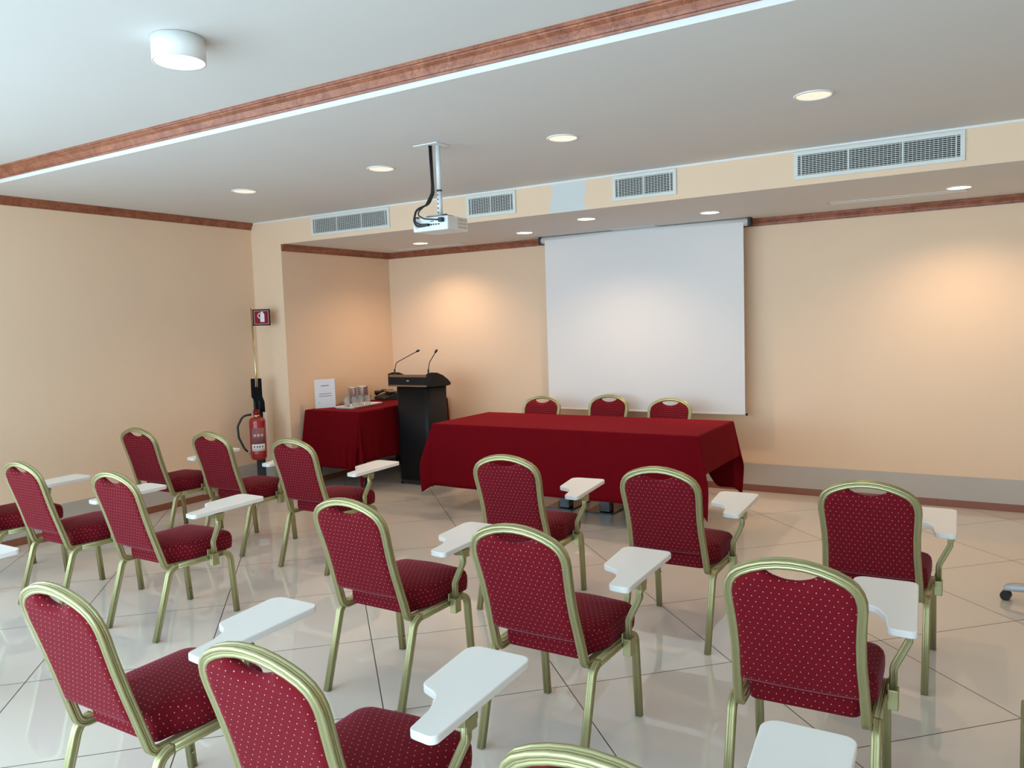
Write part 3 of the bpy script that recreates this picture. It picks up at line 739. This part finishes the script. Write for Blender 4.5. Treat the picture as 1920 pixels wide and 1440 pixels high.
MB().box((-.055, by0-.03, -.494), (.0, by0, -.480)).build('plug', M['blackpl'], pj, bevel=.003)
MB().box((.078, by0-.028, -.478), (.106, by0, -.452)).build('plug', M['blackpl'], pj, bevel=.003)

# ------------------------------------------------------------------ air grilles in the beam face
def grille(x0, x1, n_mull, lab, z0=2.49, z1=2.672):
    t_ = thing('air_grille', lab, 'air vent', ((x0+x1)/2, YP, z0), 0, 'air grilles in the beam face')
    w = (x1-x0)/2; h = z1-z0; f = .026
    MB().box((-w+f, -.001, f), (w-f, -.0005, h-f)).build('backing', M['dark'], t_)
    fr_ = MB().box((-w, -.012, 0), (w, 0, f)).box((-w, -.012, h-f), (w, 0, h)).box((-w, -.012, f), (-w+f, 0, h-f)).box((w-f, -.012, f), (w, 0, h-f))
    fr_.build('frame', M['grille'], t_, bevel=.002)
    mb = MB(); ih = h-2*f
    n_ = 11
    for k in range(n_): z = f+ih*(k+.5)/n_; mb.box((-w+f, -.0105, z-.0017), (w-f, -.004, z+.0017))
    m_ = int((2*w-2*f)/.023)
    for k in range(1, m_): x = -w+f+(2*w-2*f)*k/m_; mb.box((x-.0010, -.0085, f), (x+.0010, -.0045, h-f))
    for k in range(n_mull): x = -w+f+(2*w-2*f)*(k+1)/(n_mull+1); mb.box((x-.004, -.0112, f), (x+.004, -.002, h-f))
    for s_ in (-1, 1): x = s_*(w-f-.022); mb.box((x-.003, -.0112, f), (x+.003, -.002, h-f))
    mb.build('louvre', M['grille'], t_)
grille(.434, 1.402, 2, 'long air grille in the cream beam, leftmost of the four')
grille(2.240, 2.722, 1, 'short air grille in the beam just right of the projector')
grille(3.574, 4.074, 1, 'short air grille in the beam right of the pale filler patch')
grille(4.889, 5.883, 2, 'long air grille in the beam at the far right')

# ------------------------------------------------------------------ downlights
def downlight(x, y, z, r, mt, lab, group, power, cone, blend, tint):
    t_ = thing('ceiling_downlight', lab, 'ceiling light', (x, y, z), 0, group)
    MB().lathe((0, 0), [(r*1.12, 0), (r*1.12, -.004), (r*1.03, -.007), (r*.985, -.003), (r*.97, 0)], 40, cap0=False, cap1=False).build('trim_ring', M['white'], t_)
    MB().cyl((0, 0), r*.97, -.0025, -.0005, 40).build('diffuser', mt, t_)
    if power:
        l = bpy.data.lights.new('downlight_beam', 'SPOT'); l.energy = power; l.color = tint; l.spot_size = math.radians(cone); l.spot_blend = blend
        l.shadow_soft_size = .035
        lo = bpy.data.objects.new('downlight_beam', l); C.objects.link(lo); lo.location = (x, y, z-.035)
WARM = (1., .70, .46)
gA, gB = 'recessed lights in the lower ceiling', 'recessed lights in the alcove soffit'
for (x, y), lb in zip([(1.06, -2.955), (2.43, -2.945), (3.84, -2.95), (5.26, -2.96)], ['leftmost of the row of four on the lower ceiling', 'left of the projector pole', 'right of the projector pole', 'at the right end of the row on the lower ceiling']):
    downlight(x, y, ZC, .085, M['lamp_soft'], 'round recessed ceiling light, '+lb, gA, 22, 120, .8, WARM)
for (x, y), lb, pw, mt in [((.97, -.64), 'nearest the alcove side wall', 46, 'lamp_warm'), ((2.22, -.65), 'just left of the screen', 60, 'lamp_warm'), ((3.11, -1.14), 'above the left part of the screen', 50, 'lamp_warm'), ((4.04, -.75), 'above the right part of the screen', 60, 'lamp_warm'), ((5.82, -.73), 'at the far right of the soffit', 44, 'lamp_warm')]:
    downlight(x, y, ZS, .075, M[mt], 'bright round soffit light, '+lb, gB, pw, 145 if pw < 55 else 44, .9 if pw < 55 else 1., WARM)
t_ = thing('surface_ceiling_lamp', 'white drum lamp mounted on the raised ceiling at the upper left', 'ceiling light', (3.232, -5.108, ZU))
MB().lathe((0, 0), [(.103, -.002), (.103, -.094), (.096, -.094), (.094, -.088)], 48, cap0=True, cap1=False).build('drum', M['white'], t_)
MB().cyl((0, 0), .095, -.091, -.087, 48).build('diffuser', M['lamp_white'], t_)
l = bpy.data.lights.new('drum_lamp_beam', 'SPOT'); l.energy = 10; l.color = (1, .88, .74); l.spot_size = math.radians(120); l.spot_blend = .8; l.shadow_soft_size = .08
lo = bpy.data.objects.new('drum_lamp_beam', l); C.objects.link(lo); lo.location = (3.232, -5.108, ZU-.10)

# slim slot frames in the alcove soffit
def slot(x0, x1, y0, y1, lab):
    t_ = thing('slot_diffuser', lab, 'air slot', ((x0+x1)/2, (y0+y1)/2, ZS), 0, 'slim slots in the alcove soffit')
    w, d = (x1-x0)/2, (y1-y0)/2
    f = MB().box((-w, -d, -.004), (w, -d+.008, 0)).box((-w, d-.008, -.004), (w, d, 0)).box((-w, -d, -.004), (-w+.008, d, 0)).box((w-.008, -d, -.004), (w, d, 0))
    f.build('frame', M['ceil'], t_)
    MB().box((-w+.008, -d+.004, -.0015), (w-.008, -d+.012, -.0005)).build('gap', M['ink'], t_)
slot(4.92, 5.87, -.60, -.50, 'slim slot in the soffit above the bare right part of the back wall')
slot(2.90, 3.38, -.26, -.16, 'short slim slot in the soffit above the screen roller')
slot(.30, 1.25, -.30, -.20, 'slim slot in the soffit left of the screen near the corner')

# ------------------------------------------------------------------ swivel chair at the right edge
oc = thing('office_chair', 'swivel chair at the right edge showing only a grey base arm and black castor', 'chair', (6.475, -2.29, 0))
a0 = math.atan2(-2.219+2.29, 6.119-6.475)
for k in range(5):
    a = a0+k*2*PI/5; ca, sa = math.cos(a), math.sin(a)
    ar = MB().rings([[(r*ca-u_*sa, r*sa+u_*ca, z) for u_, z in ((-w, zb), (w, zb), (w*.8, zt), (-w*.8, zt))] for r, w, zb, zt in ((.02, .03, .075, .12), (.15, .024, .075, .108), (.33, .024, .058, .098), (.37, .022, .054, .082))])
    ar.build('base_arm', M['silver'], oc, bevel=.004)
    cs = MB()
    for s_ in (-1, 1):
        c_ = (.363*ca-s_*.012*sa, .363*sa+s_*.012*ca)
        n_ = 20; w_ = MB(); 
        cs.rings([[(c_[0]+h*-sa+ .026*math.cos(q_)*ca, c_[1]+h*ca+.026*math.cos(q_)*sa, .026+.026*math.sin(q_)) for q_ in [2*PI*i/n_ for i in range(n_)]] for h in (-.009, .009)])
    cs.box((.363*ca-.008, .363*sa-.008, .03), (.363*ca+.008, .363*sa+.008, .066))
    cs.build('castor', M['blackpl'], oc)
MB().cyl((0, 0), .025, .08, .42, 20).build('gas_column', M['blackpl'], oc)
MB().rings([[(x*k_, y*k_, z) for x, y in rpoly([(-.20, -.20), (.20, -.20), (.20, .20), (-.20, .20)], .06)] for k_, z in ((.9, .42), (1., .44), (1., .48), (.92, .50))]).build('seat', M['blackpl'], oc)
MB().tube(fillet([(.10, 0, .43), (.27, 0, .43), (.27, 0, .62)], .06, 6), .016, 10).build('back_bracket', M['blackpl'], oc)
MB().prism(rpoly([(-.20, .60), (.20, .60), (.18, .98), (-.18, .98)], .06), .235, .275, axis='x').build('backrest', M['blackpl'], oc, bevel=.012, seg=3)

# ------------------------------------------------------------------ daylight and camera
w = bpy.data.worlds.new('overcast_sky'); sc.world = w; w.use_nodes = True
bg = w.node_tree.nodes['Background']; bg.inputs['Color'].default_value = (.60, .84, 1.02, 1); bg.inputs['Strength'].default_value = 8.0
def portal(loc, rot, sx_, sy_):
    l = bpy.data.lights.new('window_portal', 'AREA'); l.shape = 'RECTANGLE'; l.size = sx_; l.size_y = sy_; l.cycles.is_portal = True
    o_ = bpy.data.objects.new('window_portal', l); C.objects.link(o_); o_.location = loc; o_.rotation_euler = rot
portal((3.55, YF-.10, 1.425), (PI/2, 0, 0), 7.3, 2.35)
portal((XL-.12, -7.6, 1.45), (PI/2, 0, -PI/2), 3.4, 2.2)

cam = bpy.data.cameras.new('camera'); co = bpy.data.objects.new('camera', cam); C.objects.link(co)
fpx, yaw, pitch, roll = 1488.3193, -.5489, .0773, -.0327
cam.sensor_fit = 'HORIZONTAL'; cam.sensor_width = 36; cam.lens = fpx*36/1920
F_ = Vector((math.sin(yaw)*math.cos(pitch), math.cos(yaw)*math.cos(pitch), -math.sin(pitch)))
R_ = Vector((math.cos(yaw), -math.sin(yaw), 0)); U_ = R_.cross(F_)
c_, s_ = math.cos(roll), math.sin(roll)
r_, u_ = R_*c_+U_*s_, U_*c_-R_*s_
co.matrix_world = Matrix(((r_.x, u_.x, -F_.x, 6.056), (r_.y, u_.y, -F_.y, -7.2396), (r_.z, u_.z, -F_.z, 1.605), (0, 0, 0, 1)))
cam.clip_start = .05; sc.camera = co
sc.view_settings.view_transform = 'Standard'; sc.view_settings.look = 'None'; sc.view_settings.gamma = 1; sc.view_settings.use_curve_mapping = False
sc.view_settings.exposure = 0.02
sc.cycles.use_denoising = True
sc.cycles.max_bounces = 8; sc.cycles.diffuse_bounces = 5; sc.cycles.transmission_bounces = 6
sc.cycles.caustics_reflective = False; sc.cycles.caustics_refractive = False
